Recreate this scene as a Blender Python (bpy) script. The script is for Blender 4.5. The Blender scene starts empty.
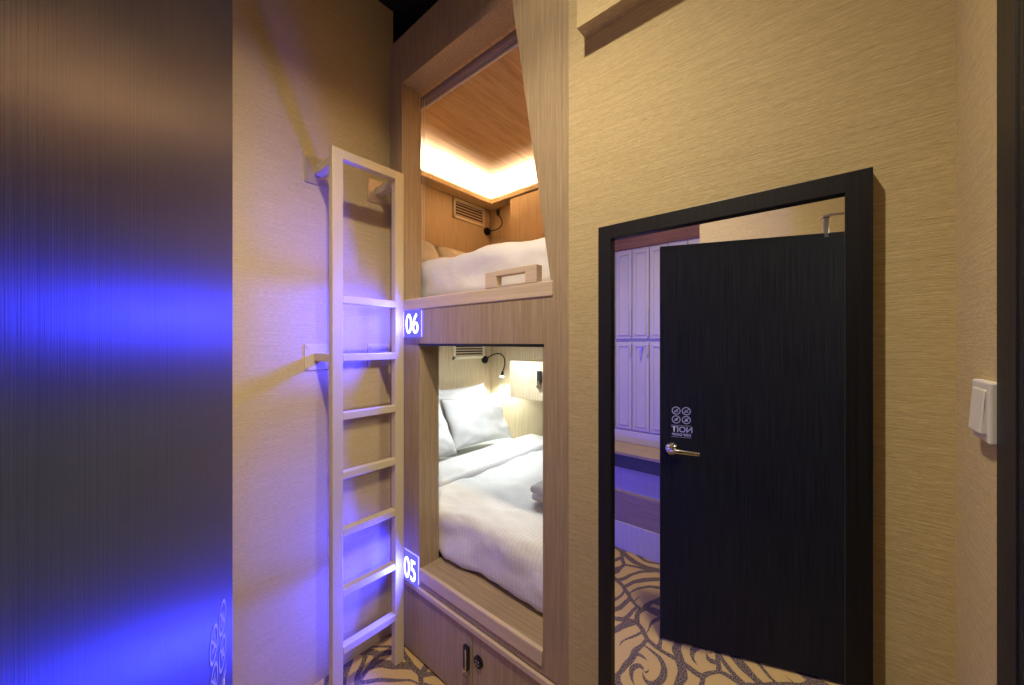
import bpy, bmesh, math, random
from mathutils import Vector, Matrix, noise
random.seed(4)
sc = bpy.context.scene
COL = sc.collection
CAMH = 1.54
YAW = 49.5

# ------------------------------------------------------------------ materials
def newmat(name):
    m = bpy.data.materials.new(name); m.use_nodes = True
    nt = m.node_tree; nt.nodes.clear()
    out = nt.nodes.new('ShaderNodeOutputMaterial')
    b = nt.nodes.new('ShaderNodeBsdfPrincipled')
    nt.links.new(b.outputs[0], out.inputs[0])
    return m, nt, b

def plain(name, col, rough=.5, metal=0, spec=.5, bump=0, bscale=200):
    m, nt, b = newmat(name)
    b.inputs['Base Color'].default_value = (*col, 1)
    b.inputs['Roughness'].default_value = rough
    b.inputs['Metallic'].default_value = metal
    b.inputs['Specular IOR Level'].default_value = spec
    tc = nt.nodes.new('ShaderNodeTexCoord')
    n = nt.nodes.new('ShaderNodeTexNoise'); n.inputs['Scale'].default_value = bscale
    nt.links.new(tc.outputs['Object'], n.inputs['Vector'])
    mix = nt.nodes.new('ShaderNodeMixRGB'); mix.blend_type = 'MULTIPLY'; mix.inputs[0].default_value = .12
    mix.inputs[1].default_value = (*col, 1)
    nt.links.new(n.outputs['Fac'], mix.inputs[2]); nt.links.new(mix.outputs[0], b.inputs['Base Color'])
    if bump:
        bp = nt.nodes.new('ShaderNodeBump'); bp.inputs['Strength'].default_value = bump; bp.inputs['Distance'].default_value = .002
        nt.links.new(n.outputs['Fac'], bp.inputs['Height']); nt.links.new(bp.outputs[0], b.inputs['Normal'])
    return m

def emis(name, col, s):
    m = bpy.data.materials.new(name); m.use_nodes = True
    nt = m.node_tree; nt.nodes.clear()
    out = nt.nodes.new('ShaderNodeOutputMaterial'); e = nt.nodes.new('ShaderNodeEmission')
    e.inputs[0].default_value = (*col, 1); e.inputs[1].default_value = s
    nt.links.new(e.outputs[0], out.inputs[0])
    return m

def streak(name, c1, c2, scale, rough=.5, spec=.4, bump=.15, c3=None, fine=None, aniso=0, contrast=(.3, .7)):
    """streaky material: scale = xyz scale of the noise (low along the grain)"""
    m, nt, b = newmat(name)
    tc = nt.nodes.new('ShaderNodeTexCoord')
    mp = nt.nodes.new('ShaderNodeMapping'); mp.inputs['Scale'].default_value = scale
    nt.links.new(tc.outputs['Object'], mp.inputs['Vector'])
    n = nt.nodes.new('ShaderNodeTexNoise'); n.inputs['Scale'].default_value = 1; n.inputs['Detail'].default_value = 5
    n.inputs['Roughness'].default_value = .65
    nt.links.new(mp.outputs[0], n.inputs['Vector'])
    cr = nt.nodes.new('ShaderNodeValToRGB')
    cr.color_ramp.elements[0].position = contrast[0]; cr.color_ramp.elements[0].color = (*c1, 1)
    cr.color_ramp.elements[1].position = contrast[1]; cr.color_ramp.elements[1].color = (*c2, 1)
    if c3:
        e = cr.color_ramp.elements.new(.5); e.color = (*c3, 1)
    nt.links.new(n.outputs['Fac'], cr.inputs[0])
    last = cr.outputs[0]; h = n.outputs['Fac']
    if fine:
        mp2 = nt.nodes.new('ShaderNodeMapping'); mp2.inputs['Scale'].default_value = fine
        nt.links.new(tc.outputs['Object'], mp2.inputs['Vector'])
        n2 = nt.nodes.new('ShaderNodeTexNoise'); n2.inputs['Scale'].default_value = 1; n2.inputs['Detail'].default_value = 3
        nt.links.new(mp2.outputs[0], n2.inputs['Vector'])
        mx = nt.nodes.new('ShaderNodeMixRGB'); mx.blend_type = 'OVERLAY'; mx.inputs[0].default_value = .45
        nt.links.new(last, mx.inputs[1]); nt.links.new(n2.outputs['Fac'], mx.inputs[2]); last = mx.outputs[0]
        ad = nt.nodes.new('ShaderNodeMath'); ad.operation = 'ADD'
        nt.links.new(n.outputs['Fac'], ad.inputs[0]); nt.links.new(n2.outputs['Fac'], ad.inputs[1]); h = ad.outputs[0]
    nt.links.new(last, b.inputs['Base Color'])
    b.inputs['Roughness'].default_value = rough; b.inputs['Specular IOR Level'].default_value = spec
    bp = nt.nodes.new('ShaderNodeBump'); bp.inputs['Strength'].default_value = bump; bp.inputs['Distance'].default_value = .002
    nt.links.new(h, bp.inputs['Height']); nt.links.new(bp.outputs[0], b.inputs['Normal'])
    return m

WP1, WP2 = (.47, .37, .19), (.62, .50, .275)
M = {}
M['paper_ew'] = streak('wallpaper_east', WP1, WP2, (60, 7, 260), .75, .2, .3, fine=(300, 60, 900), contrast=(.25, .75))
M['paper_ns'] = streak('wallpaper_north', WP1, WP2, (7, 60, 260), .75, .2, .3, fine=(60, 300, 900), contrast=(.25, .75))
WD1, WD2 = (.32, .23, .135), (.47, .36, .225)
M['wood_z'] = streak('wood_vertical', WD1, WD2, (110, 110, 2.2), .45, .35, .08, fine=(500, 500, 8))
M['wood_y'] = streak('wood_lengthwise', WD1, WD2, (110, 2.2, 110), .45, .35, .08, fine=(500, 8, 500))
M['wood_x'] = streak('wood_crosswise', (.42, .28, .16), (.58, .43, .28), (2.0, 26, 26), .5, .35, .08, fine=(6, 160, 160))
M['wood_pale'] = streak('wood_pale_edge', (.58, .45, .32), (.70, .56, .41), (70, 2.2, 70), .45, .35, .05)
M['wood_in'] = streak('wood_interior', (.46, .35, .21), (.62, .50, .34), (90, 90, 1.6), .5, .35, .05, fine=(400, 400, 6))
M['black_wood'] = streak('black_wood', (.008, .009, .010), (.027, .029, .032), (240, 240, 3), .34, .5, .10, fine=(700, 700, 9))
for _n in M['black_wood'].node_tree.nodes:
    if _n.type == 'BSDF_PRINCIPLED': _n.inputs['IOR'].default_value = 1.2
M['frame_black'] = streak('frame_black', (.004, .004, .006), (.012, .012, .015), (160, 160, 3), .45, .4, .2)
M['ladder'] = plain('ladder_paint', (.66, .56, .36), .42, .1, .5)
M['steel'] = plain('brushed_steel', (.62, .6, .56), .3, 1)
M['plate'] = plain('plate_paint', (.55, .45, .32), .35, .55)
M['chrome'] = plain('chrome', (.75, .73, .68), .15, 1)
M['blackm'] = plain('black_metal', (.012, .012, .014), .35, .3)
M['blackp'] = plain('black_plastic', (.01, .01, .012), .45)
M['whitep'] = plain('white_plastic', (.72, .70, .66), .35)
M['ceil'] = plain('dark_ceiling_paint', (.006, .006, .007), .9, bump=.3, bscale=60)
M['locker'] = plain('locker_paint', (.62, .58, .60), .4)
M['fascia'] = streak('fascia_wood', (.20, .09, .06), (.32, .16, .11), (3, 3, 60), .5, .3, .1)
M['fabric_pillow'] = plain('pillowcase', (.80, .79, .78), .85, 0, .2, .25, 350)
M['roller'] = plain('roller_cloth', (.30, .24, .23), .6, .1)
M['cord'] = plain('cord', (.8, .72, .6), .6)
M['slot'] = plain('vent_dark', (.03, .022, .015), .8)
M['ventf'] = plain('vent_frame', (.85, .77, .60), .5)
M['stickers'] = plain('white_print', (.55, .56, .62), .5)
M['plaster'] = plain('corridor_paint', (.20, .16, .11), .8, bump=.1)
M['bench_face'] = plain('bench_dark', (.045, .043, .05), .5)
M['panel_white'] = streak('bench_panel', (.5, .46, .5), (.62, .58, .6), (120, 120, 3), .5, .3, .1)
M['panel_brown'] = streak('bench_step', (.26, .18, .16), (.36, .27, .24), (60, 3, 60), .55, .3, .1)

# mirror
m, nt, b = newmat('mirror_glass'); b.inputs['Base Color'].default_value = (.86, .88, .87, 1)
b.inputs['Metallic'].default_value = 1; b.inputs['Roughness'].default_value = .0; M['mirror'] = m

# striped hotel sateen
def sateen(name, axis, freq=70, strength=.5, c=.05, ns=14):
    m, nt, b = newmat(name)
    tc = nt.nodes.new('ShaderNodeTexCoord'); sp = nt.nodes.new('ShaderNodeSeparateXYZ')
    nt.links.new(tc.outputs['Object'], sp.inputs[0])
    a = nt.nodes.new('ShaderNodeMath'); a.operation = 'MULTIPLY'; a.inputs[1].default_value = freq * 2 * math.pi / 2
    nt.links.new(sp.outputs[axis], a.inputs[0])
    s = nt.nodes.new('ShaderNodeMath'); s.operation = 'SINE'; nt.links.new(a.outputs[0], s.inputs[0])
    mr = nt.nodes.new('ShaderNodeMapRange'); mr.inputs[1].default_value = -.3; mr.inputs[2].default_value = .3
    nt.links.new(s.outputs[0], mr.inputs[0])
    cm = nt.nodes.new('ShaderNodeMixRGB'); cm.inputs[1].default_value = (.83-c, .82-c, .82-c, 1); cm.inputs[2].default_value = (.83, .82, .82, 1)
    nt.links.new(mr.outputs[0], cm.inputs[0]); nt.links.new(cm.outputs[0], b.inputs['Base Color'])
    rr = nt.nodes.new('ShaderNodeMapRange'); rr.inputs[3].default_value = .75; rr.inputs[4].default_value = .5
    nt.links.new(mr.outputs[0], rr.inputs[0]); nt.links.new(rr.outputs[0], b.inputs['Roughness'])
    n = nt.nodes.new('ShaderNodeTexNoise'); n.inputs['Scale'].default_value = ns; n.inputs['Detail'].default_value = 4
    nt.links.new(tc.outputs['Object'], n.inputs['Vector'])
    bp = nt.nodes.new('ShaderNodeBump'); bp.inputs['Strength'].default_value = strength; bp.inputs['Distance'].default_value = .01
    nt.links.new(n.outputs['Fac'], bp.inputs['Height']); nt.links.new(bp.outputs[0], b.inputs['Normal'])
    b.inputs['Sheen Weight'].default_value = .1
    return m
M['sateen_x'] = sateen('sateen_duvet', 1, 100)
M['crumpled'] = sateen('crumpled_cotton', 1, 130, 1.0, .012, 9)
M['sateen_fold'] = sateen('sateen_fold', 0, 80)

# carpet: gold ground with curled dark leaf bands, speckled
m, nt, b = newmat('leaf_carpet')
N = nt.nodes.new; L = nt.links.new
tc = N('ShaderNodeTexCoord')
def math_n(op, a, c=None, clamp=False):
    n = N('ShaderNodeMath'); n.operation = op; n.use_clamp = clamp
    for i, v in enumerate((a, c)):
        if v is None: continue
        if isinstance(v, (int, float)): n.inputs[i].default_value = v
        else: L(v, n.inputs[i])
    return n.outputs[0]
warp = N('ShaderNodeTexNoise'); warp.inputs['Scale'].default_value = 3.0; L(tc.outputs['Object'], warp.inputs['Vector'])
wv = N('ShaderNodeVectorMath'); wv.operation = 'MULTIPLY_ADD'
L(warp.outputs['Color'], wv.inputs[0]); wv.inputs[1].default_value = (.16, .16, 0); L(tc.outputs['Object'], wv.inputs[2])
vo = N('ShaderNodeTexVoronoi'); vo.voronoi_dimensions = '2D'; vo.inputs['Scale'].default_value = 3.4; vo.inputs['Randomness'].default_value = .8
L(wv.outputs[0], vo.inputs['Vector'])
# distance to a point offset from each cell's centre -> arcs
sub = N('ShaderNodeVectorMath'); sub.operation = 'SUBTRACT'; L(wv.outputs[0], sub.inputs[0]); L(vo.outputs['Position'], sub.inputs[1])
cs = N('ShaderNodeVectorMath'); cs.operation = 'SUBTRACT'; L(vo.outputs['Color'], cs.inputs[0]); cs.inputs[1].default_value = (.5, .5, .5)
csn = N('ShaderNodeVectorMath'); csn.operation = 'SCALE'; L(cs.outputs[0], csn.inputs[0]); csn.inputs['Scale'].default_value = .75
off = N('ShaderNodeVectorMath'); off.operation = 'SUBTRACT'; L(sub.outputs[0], off.inputs[0]); L(csn.outputs[0], off.inputs[1])
sx = N('ShaderNodeSeparateXYZ'); L(off.outputs[0], sx.inputs[0])
r = math_n('SQRT', math_n('ADD', math_n('MULTIPLY', sx.outputs[0], sx.outputs[0]), math_n('MULTIPLY', sx.outputs[1], sx.outputs[1])))
ang = math_n('ARCTAN2', sx.outputs[1], sx.outputs[0])
ph = math_n('ADD', math_n('MULTIPLY', r, 80.0), math_n('MULTIPLY', ang, 3.0))
band = math_n('SINE', ph)
# width grows with radius modulation, giving tapering leaves
thr = math_n('MULTIPLY', math_n('SINE', math_n('ADD', math_n('MULTIPLY', ang, 2.0), math_n('MULTIPLY', r, 20.0))), .55)
leaf = math_n('GREATER_THAN', band, math_n('ADD', thr, .52))
edge = N('ShaderNodeTexVoronoi'); edge.voronoi_dimensions = '2D'; edge.feature = 'DISTANCE_TO_EDGE'; edge.inputs['Scale'].default_value = 3.4; edge.inputs['Randomness'].default_value = .8
L(wv.outputs[0], edge.inputs['Vector'])
gap = math_n('LESS_THAN', edge.outputs['Distance'], .045)
dark = math_n('MAXIMUM', leaf, gap)
sp = N('ShaderNodeTexNoise'); sp.inputs['Scale'].default_value = 170; L(tc.outputs['Object'], sp.inputs['Vector'])
spk = math_n('GREATER_THAN', sp.outputs['Fac'], .51)
dk = N('ShaderNodeMixRGB'); dk.inputs[1].default_value = (.075, .055, .05, 1); dk.inputs[2].default_value = (.29, .21, .12, 1); L(spk, dk.inputs[0])
gd = N('ShaderNodeMixRGB'); gd.inputs[1].default_value = (.66, .46, .15, 1); gd.inputs[2].default_value = (.55, .37, .12, 1); L(sp.outputs['Fac'], gd.inputs[0])
fm = N('ShaderNodeMixRGB'); L(dark, fm.inputs[0]); L(gd.outputs[0], fm.inputs[1]); L(dk.outputs[0], fm.inputs[2])
L(fm.outputs[0], b.inputs['Base Color']); b.inputs['Roughness'].default_value = .95; b.inputs['Specular IOR Level'].default_value = .1
bp = N('ShaderNodeBump'); bp.inputs['Strength'].default_value = .6; bp.inputs['Distance'].default_value = .004
L(sp.outputs['Fac'], bp.inputs['Height']); L(bp.outputs[0], b.inputs['Normal'])
M['carpet'] = m

# ------------------------------------------------------------------ helpers
def box(bm, x0, x1, y0, y1, z0, z1, bev=0, seg=2):
    r = bmesh.ops.create_cube(bm, size=1)
    for v in r['verts']:
        v.co = Vector(((x0+x1)/2 + v.co.x*(x1-x0), (y0+y1)/2 + v.co.y*(y1-y0), (z0+z1)/2 + v.co.z*(z1-z0)))
    if bev:
        es = list({e for v in r['verts'] for e in v.link_edges})
        bmesh.ops.bevel(bm, geom=es, offset=bev, segments=seg, affect='EDGES', profile=.5)

def B(*a, **k):
    bm = bmesh.new(); box(bm, *a, **k); return bm

def prism(bm, pts, x0, x1):
    """polygon in (y,z), extruded from x0 to x1"""
    a = [bm.verts.new((x0, y, z)) for y, z in pts]; c = [bm.verts.new((x1, y, z)) for y, z in pts]
    n = len(pts)
    bm.faces.new(a); bm.faces.new(c[::-1])
    for i in range(n):
        bm.faces.new((a[(i+1) % n], a[i], c[i], c[(i+1) % n]))

def cyl(bm, p, q, r, seg=20, r2=None):
    p, q = Vector(p), Vector(q); d = q - p
    M4 = Matrix.Translation((p+q)/2) @ d.to_track_quat('Z', 'Y').to_matrix().to_4x4()
    bmesh.ops.create_cone(bm, cap_ends=True, segments=seg, radius1=r, radius2=r if r2 is None else r2, depth=d.length, matrix=M4)

def tube(bm, pts, r, seg=10):
    pts = [Vector(p) for p in pts]; rings = []
    prev = None
    for i, p in enumerate(pts):
        d = (pts[min(i+1, len(pts)-1)] - pts[max(i-1, 0)]).normalized()
        if prev is None:
            u = d.orthogonal().normalized()
        else:
            u = (prev - d * prev.dot(d)).normalized()
        prev = u; w = d.cross(u)
        rings.append([bm.verts.new(p + (u*math.cos(t) + w*math.sin(t))*r) for t in [2*math.pi*k/seg for k in range(seg)]])
    for a, c in zip(rings, rings[1:]):
        for k in range(seg):
            bm.faces.new((a[k], a[(k+1) % seg], c[(k+1) % seg], c[k]))
    bm.faces.new(rings[0][::-1]); bm.faces.new(rings[-1])

def bez(p0, p1, p2, p3, n=16):
    out = []
    for i in range(n+1):
        t = i/n; s = 1-t
        out.append(Vector(p0)*s**3 + Vector(p1)*3*s*s*t + Vector(p2)*3*s*t*t + Vector(p3)*t**3)
    return out

def obj(name, bm, mat, parent=None, smooth=False, local=False, kind=None, at=None):
    """link bm (world coordinates) as one mesh; children are stored relative to their parent"""
    me = bpy.data.meshes.new(name)
    bmesh.ops.recalc_face_normals(bm, faces=bm.faces)
    o = bpy.data.objects.new(name, me)
    base = Vector((0, 0, 0))
    if at is not None: base = Vector(at)
    if parent is not None and not local:
        off = Vector((0, 0, 0)); p = parent
        while p is not None: off += p.location; p = p.parent
        base = off
        bmesh.ops.translate(bm, verts=bm.verts, vec=-off)
    elif at is not None:
        bmesh.ops.translate(bm, verts=bm.verts, vec=-base)
        o.location = base
    bm.to_mesh(me); bm.free()
    me.materials.append(M[mat] if isinstance(mat, str) else mat)
    if smooth:
        for f in me.polygons: f.use_smooth = True
    COL.objects.link(o)
    if parent is not None: o.parent = parent
    if kind: o['kind'] = kind
    return o

def thing(name, label, cat, loc=(0, 0, 0), rz=0, group=None, kind=None):
    o = bpy.data.objects.new(name, None); COL.objects.link(o)
    o.location = loc; o.rotation_euler = (0, 0, rz); o.empty_display_size = .1
    o['label'] = label; o['category'] = cat
    if group: o['group'] = group
    if kind: o['kind'] = kind
    return o

def tag(o, label, cat, group=None):
    o['label'] = label; o['category'] = cat
    if group: o['group'] = group
    return o

def struct(name, bm, mat, label=None, cat=None):
    o = obj(name, bm, mat, kind='structure')
    if label: o['label'] = label; o['category'] = cat
    return o

def soft(bm, x0, x1, y0, y1, z0, z1, r, n=(20, 30, 6), amp=.006, sc_=3.0, seed=0, crown=0):
    """rounded soft box with wrinkle noise"""
    c = Vector(((x0+x1)/2, (y0+y1)/2, (z0+z1)/2)); h = Vector(((x1-x0)/2, (y1-y0)/2, (z1-z0)/2))
    vs = {}
    def vert(p):
        k = tuple(round(a, 5) for a in p)
        if k not in vs:
            q = Vector((p[0]*h.x, p[1]*h.y, p[2]*h.z))
            inner = Vector([max(-(h[i]-r), min(h[i]-r, q[i])) for i in range(3)])
            d = q - inner
            nrm = d.normalized() if d.length > 1e-9 else Vector((0, 0, 1))
            s = inner + nrm * r if d.length > 1e-9 else q
            if crown: s.z += crown*(1-p[0]**2)*(1-p[1]**2)*(1 if p[2] > 0 else 0)
            w = c + s
            f = noise.fractal(Vector((w.x*sc_+seed, w.y*sc_, w.z*sc_)), 1.0, 2.0, 4)
            w = w + nrm * f * amp
            vs[k] = bm.verts.new(w)
        return vs[k]
    def lin(k): return [math.sin(math.pi/2*(-1+2*i/k))*.35 + (-1+2*i/k)*.65 for i in range(k+1)]
    X, Y, Z = lin(n[0]), lin(n[1]), lin(n[2])
    def face(fn, A, Bb):
        for i in range(len(A)-1):
            for j in range(len(Bb)-1):
                bm.faces.new((vert(fn(A[i], Bb[j])), vert(fn(A[i+1], Bb[j])), vert(fn(A[i+1], Bb[j+1])), vert(fn(A[i], Bb[j+1]))))
    for s in (-1, 1):
        face(lambda a, b_: (a, b_, s), X, Y); face(lambda a, b_: (a, s, b_), X, Z); face(lambda a, b_: (s, a, b_), Y, Z)

def pillow_bm(w, h, t, seed=0, n=26):
    """pillow lying in its local xy plane, centred"""
    bm = bmesh.new(); grid = {}
    for s in (1, -1):
        for i in range(n+1):
            for j in range(n+1):
                u, v = -1+2*i/n, -1+2*j/n
                edge = i in (0, n) or j in (0, n)
                if s == -1 and edge: grid[s, i, j] = grid[1, i, j]; continue
                k = (1-abs(u)**2.6)*(1-abs(v)**2.6)
                z = t/2*max(k, 0)**.55
                pin = 1-.07*(1-abs(v)**2)*abs(u)**3
                pin2 = 1-.09*(1-abs(u)**2)*abs(v)**3
                p = Vector((u*w/2*pin, v*h/2*pin2, 0))
                cr = noise.fractal(Vector((u*1.6+seed, v*1.6, seed*.7+s)), 1, 2, 4)
                # creases radiating from the corners
                d = min((Vector((u, v))-Vector((a, c_))).length for a in (-1, 1) for c_ in (-1, 1))
                rad = math.sin(math.atan2(v-math.copysign(1, v), u-math.copysign(1, u))*14+seed)*math.exp(-d*1.8)*.013
                p.z = s*(z + (cr*.030+rad)*max(k, 0)**.3)
                grid[s, i, j] = bm.verts.new(p)
    for s in (1, -1):
        for i in range(n):
            for j in range(n):
                f = [grid[s, i, j], grid[s, i+1, j], grid[s, i+1, j+1], grid[s, i, j+1]]
                bm.faces.new(f if s == 1 else f[::-1])
    return bm

def text_bm(s, size, extrude, matrix, align='CENTER', bold=0):
    cu = bpy.data.curves.new('t', 'FONT'); cu.body = s; cu.size = size; cu.extrude = extrude
    cu.align_x = align; cu.align_y = 'CENTER'; cu.offset = bold
    o = bpy.data.objects.new('t', cu); COL.objects.link(o)
    dg = bpy.context.evaluated_depsgraph_get(); dg.update()
    me = bpy.data.meshes.new_from_object(o.evaluated_get(dg))
    bm = bmesh.new(); bm.from_mesh(me); bm.transform(matrix)
    bpy.data.objects.remove(o); bpy.data.curves.remove(cu); bpy.data.meshes.remove(me)
    return bm

XW = 1.055      # east wall plane
YN = 1.75       # north wall plane
YS = -.184      # south wall plane
HC = 3.3        # ceiling

# ------------------------------------------------------------------ the room
struct('floor', B(-1.3, 1.17, -2.0, 1.85, -.06, 0), 'carpet', 'gold carpet with curling dark leaf pattern', 'carpet')
struct('ceiling', B(-1.3, 3.0, -2.0, 2.9, HC, HC+.08), 'ceil', 'dark ceiling over the room', 'ceiling')
struct('wall_north', B(-1.05, 1.075, YN, YN+.12, 0, HC), 'paper_ns', 'gold grasscloth wall behind the bunk ladder', 'wall')
struct('wall_east', B(XW, XW+.12, YS-.12, .652, 0, HC), 'paper_ew', 'gold grasscloth wall that carries the black mirror', 'wall')
w = bmesh.new()
box(w, .76, XW, YS-.14, YS, 0, HC); box(w, -1.05, -.16, YS-.14, YS, 0, HC); box(w, -.16, .76, YS-.14, YS, 2.10, HC)
struct('wall_south', w, 'paper_ns', 'gold grasscloth wall beside the doorway with the light switch', 'wall')
w = bmesh.new(); box(w, -1.05, -.95, .617, YN, 0, HC); box(w, -1.05, -.50, YS, .617, 0, HC)
struct('wall_west', w, 'paper_ew', 'wallpapered wall beyond the dark door', 'wall')
w = bmesh.new(); box(w, -1.4, -1.3, -2.0, YS-.14, 0, HC); box(w, 1.17, 1.27, -2.0, YS-.14, 0, HC); box(w, -1.4, 1.27, -2.1, -2.0, 0, HC)
box(w, -1.3, -1.05, YS-.14, YS-.04, 0, HC); box(w, XW+.0, 1.17, YS-.24, YS-.14, 0, HC)
struct('wall_corridor', w, 'plaster', 'corridor wall behind the doorway', 'wall')
w = bmesh.new(); box(w, XW-.055, XW+.01, YS, .588, 2.518, HC)
struct('trim_1', w, 'paper_ew', 'wallpapered bulkhead along the top of the mirror wall', 'bulkhead')
# black door lining and architrave
w = bmesh.new()
box(w, .75, .818, YS-.02, YS+.005, 0, 2.18, .002); box(w, .735, .76, YS-.16, YS+.003, 0, 2.12, .002)
box(w, -.245, -.16, YS-.02, YS+.018, 0, 2.18, .003); box(w, -.16, -.135, YS-.16, YS-.02, 0, 2.12, .002)
box(w, -.16, .75, YS-.02, YS+.018, 2.10, 2.18, .003)
struct('trim_2', w, 'frame_black', 'black door frame around the doorway', 'door frame')
# brown fascia over the lockers
struct('trim_3', B(-.95, -.79, .617, YN, 2.30, HC), 'fascia', 'reddish brown wooden fascia above the white lockers', 'fascia')

# ------------------------------------------------------------------ open door (hinged at the west jamb)
DA = math.radians(90-20.6)
DW = .86
hx, hy = -.161, -.153
door = thing('door_1', 'open black wood-grain door with lever handle and white prohibition stickers', 'door', (hx, hy, .012), DA, kind='structure')
leaf_bm = B(0, DW, 0, .042, 0, 2.026, .003)
obj('door_leaf', leaf_bm, 'black_wood', door, local=True)
# lever handle
bm = bmesh.new()
kx = DW-.055
cyl(bm, (kx, 0, .985), (kx, -.009, .985), .030, 28)
cyl(bm, (kx, -.009, .985), (kx, -.05, .985), .010, 16)
tube(bm, bez((kx, -.046, .985), (kx-.02, -.056, .985), (kx-.05, -.052, .984), (kx-.125, -.050, .980), 12), .0115, 12)
hd = obj('door_handle', bm, 'chrome', door, local=True, smooth=True); hd['label'] = 'chrome lever handle on a round rose'
# stickers: four ringed pictograms and two lines of print
bm = bmesh.new()
T = Matrix(((1, 0, 0, 0), (0, 0, -1, 0), (0, 1, 0, 0), (0, 0, 0, 1)))   # text X->X, Y->Z, normal -> -Y
def ringd(cx, cz, r, t):
    n = 32; a = []
    for k in range(n):
        th = 2*math.pi*k/n
        a.append((bm.verts.new((cx+r*math.cos(th), -.0006, cz+r*math.sin(th))), bm.verts.new((cx+(r-t)*math.cos(th), -.0006, cz+(r-t)*math.sin(th)))))
    for k in range(n):
        p, q = a[k], a[(k+1) % n]; bm.faces.new((p[0], q[0], q[1], p[1]))
def quadd(pts):
    bm.faces.new([bm.verts.new((x, -.0007, z)) for x, z in pts])
def bar(x0, z0, x1, z1, t):
    d = Vector((x1-x0, z1-z0)).normalized(); n_ = Vector((-d.y, d.x))*t/2
    quadd([(x0+n_.x, z0+n_.y), (x1+n_.x, z1+n_.y), (x1-n_.x, z1-n_.y), (x0-n_.x, z0-n_.y)])
sx0 = DW-.100; sz = 1.180
for i in range(2):
    for j in range(2):
        cx, cz = sx0+(i-.5)*.047, sz-j*.045
        ringd(cx, cz, .0205, .0040)
        bar(cx-.013, cz+.013, cx+.013, cz-.013, .003)
        if (i, j) == (0, 0): bar(cx-.009, cz-.004, cx+.009, cz-.004, .004); bar(cx+.004, cz, cx+.006, cz+.008, .002)
        elif (i, j) == (1, 0): bar(cx-.006, cz-.008, cx-.002, cz+.008, .005); bar(cx+.003, cz-.008, cx+.008, cz+.002, .003)
        elif (i, j) == (0, 1): bar(cx-.007, cz-.003, cx+.007, cz-.003, .009); bar(cx-.004, cz+.005, cx+.006, cz+.007, .003)
        else: bar(cx-.007, cz, cx+.007, cz, .008); bar(cx-.003, cz-.008, cx-.003, cz+.008, .003)
bar(sx0-.047, sz-.075, sx0+.047, sz-.075, .0016)
for tx, s, dz, dx in (('NO', .040, -.096, -.021), ('IT', .040, -.096, .028)):
    t_ = text_bm(tx, s, 0, Matrix.Translation((sx0+dx, -.0007, sz+dz)) @ T, bold=.0009)
    me_ = bpy.data.meshes.new('x'); t_.to_mesh(me_); t_.free(); bm.from_mesh(me_)
t_ = text_bm('KEEP DOOR', .0165, 0, Matrix.Translation((sx0, -.0007, sz-.122)) @ T, bold=.0006)
me_ = bpy.data.meshes.new('x'); t_.to_mesh(me_); t_.free(); bm.from_mesh(me_)
bar(sx0-.047, sz-.134, sx0+.047, sz-.134, .0014)
st = obj('sticker', bm, 'stickers', door, local=True); st['label'] = 'white prohibition pictograms and lettering'
# hinges on the edge and closer arm on the top
for hz in (.25, 1.0, 1.8):
    bm = bmesh.new(); cyl(bm, (.0, -.006, hz-.05), (.0, -.006, hz+.05), .006, 12)
    obj('hinge', bm, 'steel', door, local=True, smooth=True)
bm = bmesh.new()
box(bm, .15, .17, .0, .03, 2.004, 2.095, .002)
box(bm, .145, .175, -.004, .036, 2.095, 2.106, .002)
obj('closer_arm', bm, 'steel', door, local=True)
bm = bmesh.new(); box(bm, -.02, .16, .006, .026, 2.106, 2.114, .002)
obj('closer_arm', bm, 'steel', door, local=True)

# ------------------------------------------------------------------ light switch
SY = YS
sw = thing('light_switch', 'white rocker light switch on the narrow wall beside the black door frame', 'light switch', (.862, SY, 1.44))
obj('switch_plate', B(.822, .904, SY-.002, SY+.010, 1.396, 1.484, .003), 'whitep', sw)
bm = bmesh.new(); box(bm, .834, .892, SY+.009, SY+.016, 1.408, 1.472, .002)
for v in bm.verts:
    if v.co.z > 1.44 and v.co.y > SY+.013: v.co.y -= .004
obj('rocker', bm, 'whitep', sw)

# ------------------------------------------------------------------ mirror
my0, my1, mz0, mz1 = -.073, .531, .25, 1.893
mr_ = thing('wall_mirror', 'tall rectangular mirror in a black wooden frame on the gold wall', 'mirror', (XW, (my0+my1)/2, mz0))
fw = .042
bm = bmesh.new()
xf = XW-.026
box(bm, xf, XW, my0, my0+fw, mz0, mz1, .0015); box(bm, xf, XW, my1-fw, my1, mz0, mz1, .0015)
box(bm, xf, XW, my0+fw-.001, my1-fw+.001, mz1-fw, mz1, .0015); box(bm, xf, XW, my0+fw-.001, my1-fw+.001, mz0, mz0+fw, .0015)
obj('mirror_frame', bm, 'frame_black', mr_)
obj('mirror_glass', B(XW-.012, XW-.002, my0+fw-.004, my1-fw+.004, mz0+fw-.004, mz1-fw+.004), 'mirror', mr_)

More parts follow.
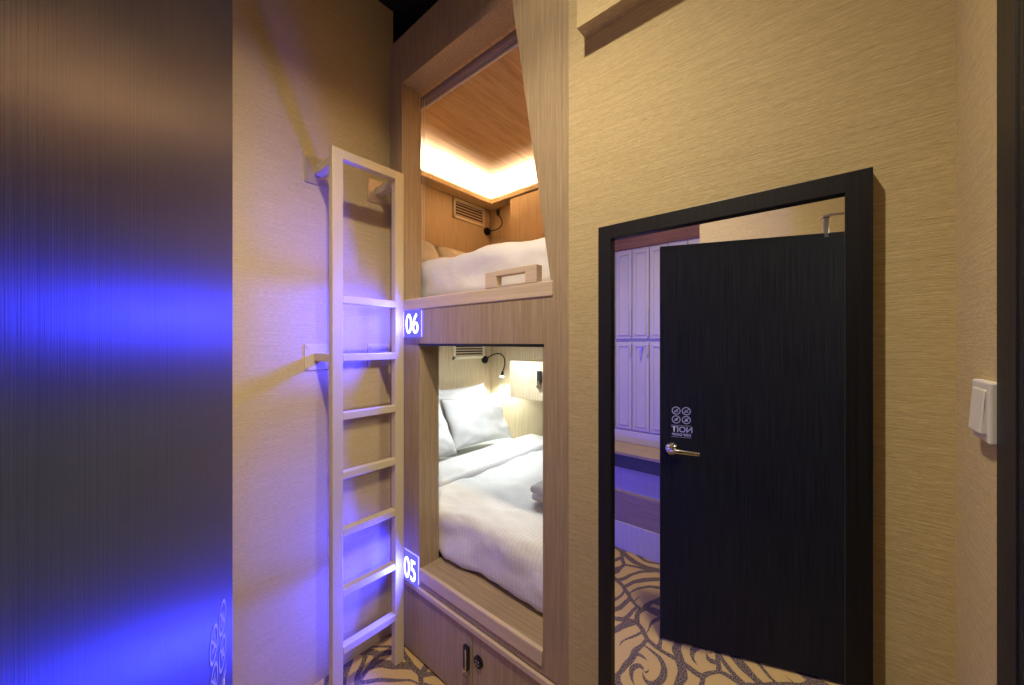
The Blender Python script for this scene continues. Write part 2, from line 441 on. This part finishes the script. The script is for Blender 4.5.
# ------------------------------------------------------------------ ladder
LY = 1.552
lad = thing('bunk_ladder', 'champagne metal ladder fixed to the gold wall beside the bunks', 'ladder', (.83, LY+.02, 0))
for x0 in (.672, .966):
    obj('side_rail', B(x0, x0+.046, LY, LY+.036, 0, 2.357, .003), 'ladder', lad)
obj('top_bar', B(.717, .967, LY, LY+.036, 2.317, 2.357, .003), 'ladder', lad)
for z in (1.722, 1.476, 1.226, .974, .731, .476, .231):
    obj('rung', B(.717, .967, LY, LY+.036, z-.016, z+.016, .003), 'ladder', lad)
for zc in (2.31, 1.475):
    for x0 in (.672, .966):
        bm = bmesh.new(); box(bm, x0+.004, x0+.042, LY+.034, YN-.005, zc-.018, zc+.018, .003)
        br = obj('bracket', bm, 'ladder', lad)
        bm = bmesh.new(); box(bm, x0-.035, x0+.082, YN-.005, YN+.001, zc-.058, zc+.058, .001)
        for sx_ in (-.025, .072):
            for sz_ in (-.045, .045): cyl(bm, (x0+sx_, YN-.008, zc+sz_), (x0+sx_, YN-.004, zc+sz_), .005, 10)
        obj('mounting_plate', bm, 'plate' if zc > 2 else 'ladder', br)

# ------------------------------------------------------------------ capsule bunk
PX = XW; PX1 = XW+.115; XB = 2.60; YB = 2.50; YF = .30
pod = thing('capsule_bunk', 'two-storey capsule bunk built of pale wood laminate with two openings', 'bunk bed', (XW, 1.2, 0))
bm = bmesh.new()
y0, y1 = .652, YN
ZT = 3.10
def pr(pts): prism(bm, pts, PX, PX1)
pr([(y0, .37), (y1, .37), (y1, .40), (y0, .40)])
pr([(1.487, .40), (y1, .40), (y1, 1.535), (1.487, 1.535)])
pr([(y0, .40), (.758, .40), (.758, 1.535), (y0, 1.535)])
pr([(y0, 1.535), (y1, 1.535), (y1, 1.70), (y0, 1.70)])
pr([(1.636, 1.70), (y1, 1.70), (y1, 2.86), (1.636, 2.86)])
pr([(y0, 1.70), (.715, 1.70), (.905, 2.86), (y0, 2.86)])
pr([(y0, 2.86), (y1, 2.86), (y1, ZT), (y0, ZT)])
obj('front_panel', bm, 'wood_z', pod)
obj('opening_trim', B(PX-.004, PX1, .752, 1.493, 1.524, 1.535, .001), 'blackm', pod)['label'] = 'thin dark strip along the head of the lower opening'
obj('bed_rail', B(PX-.004, PX1, .715, 1.640, 1.700, 1.755, .004), 'wood_pale', pod)
bm = bmesh.new()
box(bm, PX-.004, PX+.030, .783, .835, 1.755, 1.820, .002); box(bm, PX-.004, PX+.030, .980, 1.040, 1.755, 1.820, .002); box(bm, PX-.004, PX+.030, .834, .981, 1.800, 1.820)
box(bm, PX-.004, PX+.030, .834, .981, 1.755, 1.760)
obj('grab_handle', bm, 'wood_pale', pod)
obj('sill', B(PX-.004, PX1+.035, .758, 1.487, .40, .452, .004), 'wood_y', pod)
obj('sill_nosing', B(PX-.006, PX+.012, .758, 1.487, .398, .4535, .003), 'wood_pale', pod)
obj('plinth_rail', B(PX-.010, PX1, y0, y1, .338, .362, .003), 'wood_pale', pod)
obj('shadow_gap', B(PX+.02, PX1, y0, y1, .360, .372), 'blackp', pod)
# two cupboard doors under the lower bunk
for i, (ya, yb) in enumerate(((1.124, YN), (y0, 1.120))):
    d = obj('cupboard_door', B(PX+.002, PX+.022, ya, yb, .012, .336, .0015), 'wood_z', pod)
    if i == 0:
        bm = bmesh.new(); box(bm, PX-.012, PX+.004, 1.136, 1.166, .165, .262, .004, 3)
        k = obj('handle_lock', bm, 'blackp', d)
        bm = bmesh.new(); box(bm, PX-.016, PX-.008, 1.142, 1.150, .160, .255, .003, 3)
        cyl(bm, (PX-.014, 1.150, .150), (PX+.003, 1.150, .150), .0165, 24)
        kk = obj('lock_cylinder', bm, 'chrome', d); kk['label'] = 'chrome lock cylinder and pull edge'
    else:
        bm = bmesh.new(); cyl(bm, (PX-.006, 1.080, .232), (PX+.004, 1.080, .232), .024, 32); cyl(bm, (PX-.009, 1.080, .232), (PX-.005, 1.080, .232), .016, 24)
        obj('lock_rosette', bm, 'blackm', d)
        bm = bmesh.new()
        for a in range(4):
            an = math.pi/4+a*math.pi/2
            cyl(bm, (PX-.011, 1.080+.009*math.cos(an), .232+.009*math.sin(an)), (PX-.008, 1.080+.009*math.cos(an), .232+.009*math.sin(an)), .0035, 10)
        obj('lock_dial', bm, 'steel', d)
# interior walls and decks
bm = bmesh.new()
box(bm, PX1, XB+.05, YB, YB+.05, .0, ZT)          # head
obj('head_panel', bm, 'wood_in', pod)
obj('back_panel', B(XB, XB+.05, YF, YB, 0, ZT), 'wood_in', pod)
obj('foot_panel', B(PX1, XB+.05, YF-.05, YF, 0, ZT), 'wood_in', pod)
bm = bmesh.new(); box(bm, PX1-.03, PX1, YN+.001, YB, 0, ZT); box(bm, PX1, PX1+.02, YF, y0+.01, 0, ZT)
obj('inner_front_panel', bm, 'wood_in', pod)
obj('bed_base', B(PX1+.035, XB, YF, YB, .30, .45), 'wood_y', pod)
obj('bed_base', B(PX1, XB, YF, YB, 1.56, 1.70), 'wood_y', pod)
obj('upper_ceiling', B(PX1, XB, YF, YB, 2.965, ZT), 'wood_x', pod)
bm = bmesh.new()
box(bm, PX1, XB, YB-.13, YB, 2.832, 2.848); box(bm, XB-.13, XB, YF, YB-.13, 2.832, 2.848); box(bm, PX1, XB-.13, YF, YF+.13, 2.832, 2.848)
box(bm, PX1, XB-.118, YB-.13, YB-.118, 2.848, 2.876); box(bm, XB-.13, XB-.118, YF, YB-.13, 2.848, 2.876); box(bm, PX1, XB-.13, YF+.118, YF+.13, 2.848, 2.876)
obj('cove_ledge', bm, 'wood_in', pod)
M['cove'] = emis('cove_led', (1.0, .77, .50), 450)
bm = bmesh.new()
box(bm, PX1+.03, XB-.09, YB-.085, YB-.070, 2.856, 2.866); box(bm, XB-.085, XB-.070, YF+.09, YB-.09, 2.856, 2.866); box(bm, PX1+.03, XB-.09, YF+.070, YF+.085, 2.856, 2.866)  # the foot-end run is out of view, added for more light
obj('cove_light_strip', bm, 'cove', pod)['label'] = 'warm glowing light strip'
# unseen cool fill added above the lower bunk to brighten its interior
M['low_fill'] = emis('lower_fill', (.86, .95, 1.0), 145)
bm = bmesh.new(); cyl(bm, (1.95, 1.75, 1.552), (1.95, 1.75, 1.561), .09, 36)
obj('added_fill_housing', bm, 'whitep', pod)
bm = bmesh.new(); cyl(bm, (1.95, 1.75, 1.549), (1.95, 1.75, 1.553), .078, 36)
obj('added_fill_disc', bm, 'low_fill', pod)

# number signs
M['digit'] = emis('sign_digits', (.09, .09, 1.0), 28)
M['signface'] = emis('sign_face', (.20, .17, .95), .9)
M['signedge'] = emis('sign_edge', (.08, .07, 1.0), 40)
M['backlight'] = emis('sign_backlight', (.08, .07, 1.0), 12)
TS = Matrix(((0, 0, -1, 0), (-1, 0, 0, 0), (0, 1, 0, 0), (0, 0, 0, 1)))   # text X->-Y, Y->Z, normal->-X
def sign(txt, ya, yb, za, zb, label):
    s = thing('number_sign', label, 'sign', (PX, (ya+yb)/2, za), group=None)
    obj('sign_box', B(PX-.018, PX-.007, ya, yb, za, zb, .001), 'signface', s)
    bm = bmesh.new(); box(bm, PX-.0065, PX-.001, ya+.003, yb-.003, za+.003, zb-.003)
    obj('backlight', bm, 'backlight', s)['label'] = 'violet glowing backlight behind the sign'
    bm = bmesh.new(); box(bm, PX-.017, PX-.008, yb+.0004, yb+.0024, za+.004, zb-.004)
    obj('glowing_edge', bm, 'signedge', s)['label'] = 'violet glowing acrylic edge'
    t = text_bm(txt, .1, .0012, Matrix.Identity(4), bold=.0004)
    xs = [v.co.x for v in t.verts]; ys = [v.co.y for v in t.verts]
    t.transform(Matrix.Diagonal(((yb-ya)*.80/(max(xs)-min(xs)), (zb-za)*.74/(max(ys)-min(ys)), 1, 1)) @ Matrix.Translation((-(max(xs)+min(xs))/2, -(max(ys)+min(ys))/2, 0)))
    t.transform(Matrix.Translation((PX-.0200, (ya+yb)/2-.008, (za+zb)/2)) @ TS)
    obj('digits', t, 'digit', s)['label'] = 'white glowing number'
    for nm, e, x_, y_, d, c_, sz_, bl_, rad in (('sign_glow', 40, PX-.055, ya-.025, Vector((-1, .05, 0)), (.022, .03, 1.0), 152, .15, .045),
                                     ('sign_edge_glow', 22, PX-.014, yb+.016, Vector((-.80, .60, 0)), (.006, .012, 1.0), 140, .9, .010)):
        ld = bpy.data.lights.new(nm, 'SPOT'); ld.energy = e; ld.color = c_; ld.spot_size = math.radians(sz_); ld.spot_blend = bl_; ld.shadow_soft_size = rad
        lo = bpy.data.objects.new(nm, ld); COL.objects.link(lo); lo.location = (x_, y_, (za+zb)/2)
        lo.rotation_euler = d.to_track_quat('-Z', 'Y').to_euler()
    return s
sign('06', 1.464, 1.592, 1.566, 1.697, 'violet glowing sign 06 under the pale rail of the upper bunk')
sign('05', 1.488, 1.606, .368, .508, 'violet glowing sign 05 low down beside the lower bunk sill')

# roller blind
rb = thing('roller_blind', 'rolled-up mauve roller blind under the head of the upper opening', 'blind', (PX1+.028, 1.3, 2.83))
bm = bmesh.new(); cyl(bm, (PX1+.028, .80, 2.838), (PX1+.028, 1.70, 2.838), .024, 28)
obj('roller_tube', bm, 'roller', rb, smooth=True)
obj('bottom_bar', B(PX1+.026, PX1+.034, .80, 1.70, 2.800, 2.812, .002), 'cord', rb)
bm = bmesh.new()
for yy in (1.628, 1.612): cyl(bm, (PX1+.004, yy, 1.99), (PX1+.004, yy, 2.83), .0014, 8)
obj('pull_cord', bm, 'cord', rb)

# vents, reading lamps, cabinets
def vent(z0, z1, x0, x1, label):
    v = thing('air_vent', label, 'vent', ((x0+x1)/2, YB, z0))
    bm = bmesh.new(); f = .025
    box(bm, x0, x1, YB-.014, YB, z0, z0+f, .001); box(bm, x0, x1, YB-.014, YB, z1-f, z1, .001)
    box(bm, x0, x0+f, YB-.014, YB, z0, z1, .001); box(bm, x1-f, x1, YB-.014, YB, z0, z1, .001)
    obj('vent_frame', bm, 'ventf', v)
    obj('vent_backing', B(x0+f, x1-f, YB-.003, YB, z0+f, z1-f), 'slot', v)
    n = 5; h = (z1-z0-2*f)/n
    for i in range(n):
        bm = bmesh.new(); zc = z0+f+h*(i+.5)
        box(bm, x0+f, x1-f, YB-.012, YB-.004, zc-.004, zc+.003)
        for q in bm.verts:
            if q.co.y < YB-.008: q.co.z -= .004
        obj('slat', bm, 'wood_pale', v)
vent(2.645, 2.822, 2.12, 2.51, 'slatted vent on the head wall of the upper bunk')
vent(1.390, 1.556, 2.12, 2.51, 'slatted vent on the head wall of the lower bunk')

def lamp(base, ctrl, head_dir, label, lit):
    l = thing('reading_lamp', label, 'reading lamp', base)
    b0 = Vector(base); bm = bmesh.new()
    cyl(bm, b0, b0+Vector((0, -.018, 0)), .036, 32); cyl(bm, b0+Vector((0, -.018, 0)), b0+Vector((0, -.024, 0)), .028, 32)
    obj('lamp_base', bm, 'blackm', l)
    pts = bez(b0+Vector((0, -.02, 0)), *[Vector(c) for c in ctrl], n=22)
    bm = bmesh.new(); tube(bm, pts, .0055, 10)
    nk = obj('gooseneck', bm, 'blackm', l, smooth=True)
    e = pts[-1]; d = Vector(head_dir).normalized()
    bm = bmesh.new(); cyl(bm, e-d*.005, e+d*.042, .010, 20, .017)
    obj('lamp_head', bm, 'blackm', l, smooth=True)
    if lit:
        bm = bmesh.new(); cyl(bm, e+d*.042, e+d*.052, .0155, 20, .012)
        M['bulb'] = emis('reading_bulb', (.9, 1.0, .95), 60)
        obj('bulb', bm, 'bulb', l)['label'] = 'glowing white lamp tip'
        ld = bpy.data.lights.new('reading_beam', 'SPOT'); ld.energy = lit; ld.color = (.86, 1.0, .93); ld.spot_size = math.radians(150); ld.spot_blend = .6; ld.shadow_soft_size = .02
        lo = bpy.data.objects.new('reading_beam', ld); COL.objects.link(lo); lo.location = e+d*.07
        lo.rotation_euler = d.to_track_quat('-Z', 'Y').to_euler()
    return l
lamp((2.515, YB, 1.375), ((2.52, 2.30, 1.50), (2.56, 2.22, 1.42), (2.525, 2.27, 1.27)), (-.25, .0, -1), 'lit black gooseneck reading lamp below the lower vent', 17)
lamp((2.545, YB, 2.615), ((2.55, 2.25, 2.58), (2.57, 2.30, 2.70), (2.56, 2.36, 2.75)), (-.1, .1, 1), 'unlit black gooseneck reading lamp on the upper bunk head wall', 0)

cab = thing('wall_cabinet', 'pale wooden wall cabinet over the lower bunk with black lock', 'cabinet', (XB, 1.5, 1.11))
obj('cabinet_body', B(2.222, XB, 1.10, 1.900, 1.108, 1.392, .001), 'wood_in', cab)
d = obj('cabinet_door', B(2.202, 2.221, 1.10, 1.904, 1.106, 1.395, .0015), 'wood_in', cab)
bm = bmesh.new(); box(bm, 2.186, 2.204, 1.592, 1.627, 1.245, 1.330, .004, 3)
obj('handle_lock', bm, 'blackp', d)
bm = bmesh.new(); cyl(bm, (2.186, 1.610, 1.215), (2.204, 1.610, 1.215), .020, 24); cyl(bm, (2.180, 1.610, 1.245), (2.190, 1.610, 1.245), .012, 16)
obj('lock_cylinder', bm, 'chrome', d)
cab = thing('wall_cabinet', 'warm-lit wooden cabinet at the back of the upper bunk', 'cabinet', (XB, 1.5, 2.25))
obj('cabinet_body', B(2.491, XB, 1.0, 2.130, 2.25, 2.826, .001), 'wood_in', cab)
obj('cabinet_door', B(2.472, 2.490, 1.0, 2.135, 2.248, 2.812, .0015), 'wood_in', cab)

# ------------------------------------------------------------------ bedding
bm = bmesh.new(); soft(bm, PX1+.045, XB-.01, YF+.02, YB-.01, .452, .665, .05, (20, 26, 5), .003, 3)
ma = tag(obj('mattress', bm, 'fabric_pillow', smooth=True), 'white sheeted mattress of the lower bunk', 'mattress')
bm = bmesh.new(); soft(bm, PX1-.006, XB-.015, YF+.03, 1.96, .455, .71, .060, (60, 80, 16), .024, 4.6, 2, .012)
du = tag(obj('duvet', bm, 'sateen_x', smooth=True), 'white striped duvet covering the lower bunk mattress', 'duvet')
bm = bmesh.new(); soft(bm, PX1-.008, XB-.012, 1.665, 1.985, .640, .745, .040, (60, 24, 8), .010, 4, 5)
obj('folded_sheet', bm, 'sateen_fold', du, smooth=True)['label'] = 'turned-back sheet band'

bm = bmesh.new(); soft(bm, PX1+.06, XB-.01, YF+.02, YB-.01, 1.70, 1.90, .05, (20, 26, 5), .003, 3)
tag(obj('mattress', bm, 'fabric_pillow', smooth=True), 'white sheeted mattress of the upper bunk', 'mattress')
bm = bmesh.new(); soft(bm, PX1+.014, XB-.02, YF+.03, 1.98, 1.735, 1.985, .07, (50, 80, 20), .016, 4.2, 9, .0)
tag(obj('duvet', bm, 'crumpled', smooth=True), 'white striped duvet hanging over the edge of the upper bunk', 'duvet')

def place_pillow(w_, h_, t_, loc, tilt, rz, label, seed, mat='fabric_pillow', group=None):
    bm = pillow_bm(w_, h_, t_, seed)
    o = obj('pillow', bm, mat, smooth=True)
    # local y is 'up' the pillow; tilt it back against the head wall
    o.rotation_euler = (math.radians(tilt), 0, math.radians(rz)); o.location = loc
    return tag(o, label, 'pillow', group)
place_pillow(.63, .42, .15, (2.135, 2.20, .900), 66, -6, 'white pillow nearest the reading lamp on the lower bunk', 1)
place_pillow(.64, .42, .12, (2.13, 2.385, .955), 80, 3, 'white pillow tucked behind the nearer one on the lower bunk', 3)
place_pillow(.64, .42, .15, (1.49, 2.15, .90), 62, 5, 'white pillow partly hidden by the left jamb of the lower bunk', 2)
place_pillow(.66, .46, .17, (1.49, 2.24, 2.11), 64, 4, 'cream pillow at the left of the upper bunk', 6)
place_pillow(.66, .46, .17, (2.17, 2.27, 2.12), 62, -3, 'cream pillow beside the back wall of the upper bunk', 7)

# towel roll
bm = bmesh.new(); soft(bm, 1.50, 1.86, .98, 1.16, .722, .768, .022, (20, 14, 4), .004, 12, 3)
tw = tag(obj('folded_towel', bm, 'fabric_pillow', smooth=True), 'folded white towel lying on the lower bunk duvet', 'towel')
bm = bmesh.new(); soft(bm, 1.49, 1.85, .985, 1.158, .766, .805, .019, (20, 14, 4), .004, 12, 8)
obj('towel_fold', bm, 'fabric_pillow', tw, smooth=True)

# ------------------------------------------------------------------ lockers and bench (seen in the mirror)
LX = -.80
lk = thing('locker_bank', 'white two-tier locker bank standing on the wooden bench', 'lockers', (LX, 1.2, .727))
bm = bmesh.new(); box(bm, -.949, LX-.004, .620, YN-.002, .727, 2.298)
box(bm, LX-.004, LX+.012, .620, YN-.002, .727, .825, .002)
obj('locker_body', bm, 'locker', lk)
wd = .14
for tier, (za, zb) in enumerate(((.84, 1.545), (1.570, 2.285))):
    for i in range(8):
        ya = .624+i*wd
        if ya+wd > YN: break
        bm = bmesh.new(); box(bm, LX-.003, LX+.014, ya+.004, ya+wd-.004, za, zb, .002)
        d = obj('locker_door', bm, 'locker', lk)
        bm = bmesh.new(); f = .028
        for (p, q, r_, s_) in ((ya+f, ya+wd-f, za+f, za+f+.010), (ya+f, ya+wd-f, zb-f-.010, zb-f), (ya+f, ya+f+.009, za+f, zb-f), (ya+wd-f-.009, ya+wd-f, za+f, zb-f)):
            box(bm, LX+.013, LX+.020, p, q, r_, s_, .0015)
        obj('panel_moulding', bm, 'locker', d)
        bm = bmesh.new(); hz = (za+.02, za+.24) if tier else (zb-.10, zb-.02)
        box(bm, LX+.014, LX+.032, ya+.001, ya+.012, hz[0], hz[1], .002)
        obj('door_pull', bm, 'locker', d)
        if tier == 0 and i in (3,):
            bm = bmesh.new(); cyl(bm, (LX+.014, ya+.06, zb-.05), (LX+.030, ya+.06, zb-.05), .012, 16)
            box(bm, LX+.028, LX+.031, ya+.052, ya+.066, zb-.125, zb-.06, .001)
            obj('lock_key', bm, 'steel', d)
bn = thing('locker_bench', 'wood-topped bench with dark edge beneath the white lockers', 'bench', (-.65, 1.2, 0))
obj('bench_top', B(-.949, -.515, .620, YN-.002, .703, .725, .002), 'wood_y', bn)
obj('bench_edge', B(-.545, -.520, .620, YN-.002, .610, .702, .001), 'bench_face', bn)
obj('riser_panel', B(-.62, -.575, .620, YN-.002, .001, .610), 'panel_white', bn)
obj('lower_step', B(-.573, -.535, .620, YN-.002, .002, .42, .002), 'panel_brown', bn)
obj('kick_board', B(-.534, -.522, .620, YN-.002, .002, .20, .001), 'panel_white', bn)

# ------------------------------------------------------------------ lights
def spot(name, loc, target, e, col, size, blend, rad):
    ld = bpy.data.lights.new(name, 'SPOT'); ld.energy = e; ld.color = col; ld.spot_size = math.radians(size); ld.spot_blend = blend; ld.shadow_soft_size = rad
    o = bpy.data.objects.new(name, ld); COL.objects.link(o); o.location = loc
    o.rotation_euler = (Vector(target)-Vector(loc)).to_track_quat('-Z', 'Y').to_euler(); return o
spot('room_downlight', (.27, .52, 3.27), (.27, .52, 0), 32, (1.0, .84, .60), 139, .3, .035)
spot('room_downlight_beam', (.27, .52, 3.265), (.28, .95, 0), 135, (1.0, .84, .60), 104, .8, .035)
spot('corridor_fill', (.40, -1.6, 2.25), (.35, 1.0, 1.1), 85, (1.0, .86, .68), 110, .6, .16)  # unseen fill added behind the doorway to brighten south-facing surfaces

w = bpy.data.worlds.new('World'); sc.world = w; w.use_nodes = True
w.node_tree.nodes['Background'].inputs[0].default_value = (.5, .42, .36, 1); w.node_tree.nodes['Background'].inputs[1].default_value = .02

# ------------------------------------------------------------------ camera
cam = bpy.data.cameras.new('camera'); co = bpy.data.objects.new('camera', cam); COL.objects.link(co)
cam.sensor_width = 36; cam.lens = 367/1024*36; cam.clip_start = .01
co.location = (0, 0, CAMH); co.rotation_euler = (math.pi/2, 0, -math.radians(YAW))
sc.camera = co
sc.view_settings.view_transform = 'Standard'; sc.view_settings.look = 'None'
sc.view_settings.gamma = 1; sc.view_settings.use_curve_mapping = False
sc.view_settings.exposure = 0.0
sc.cycles.max_bounces = 10; sc.cycles.use_denoising = True
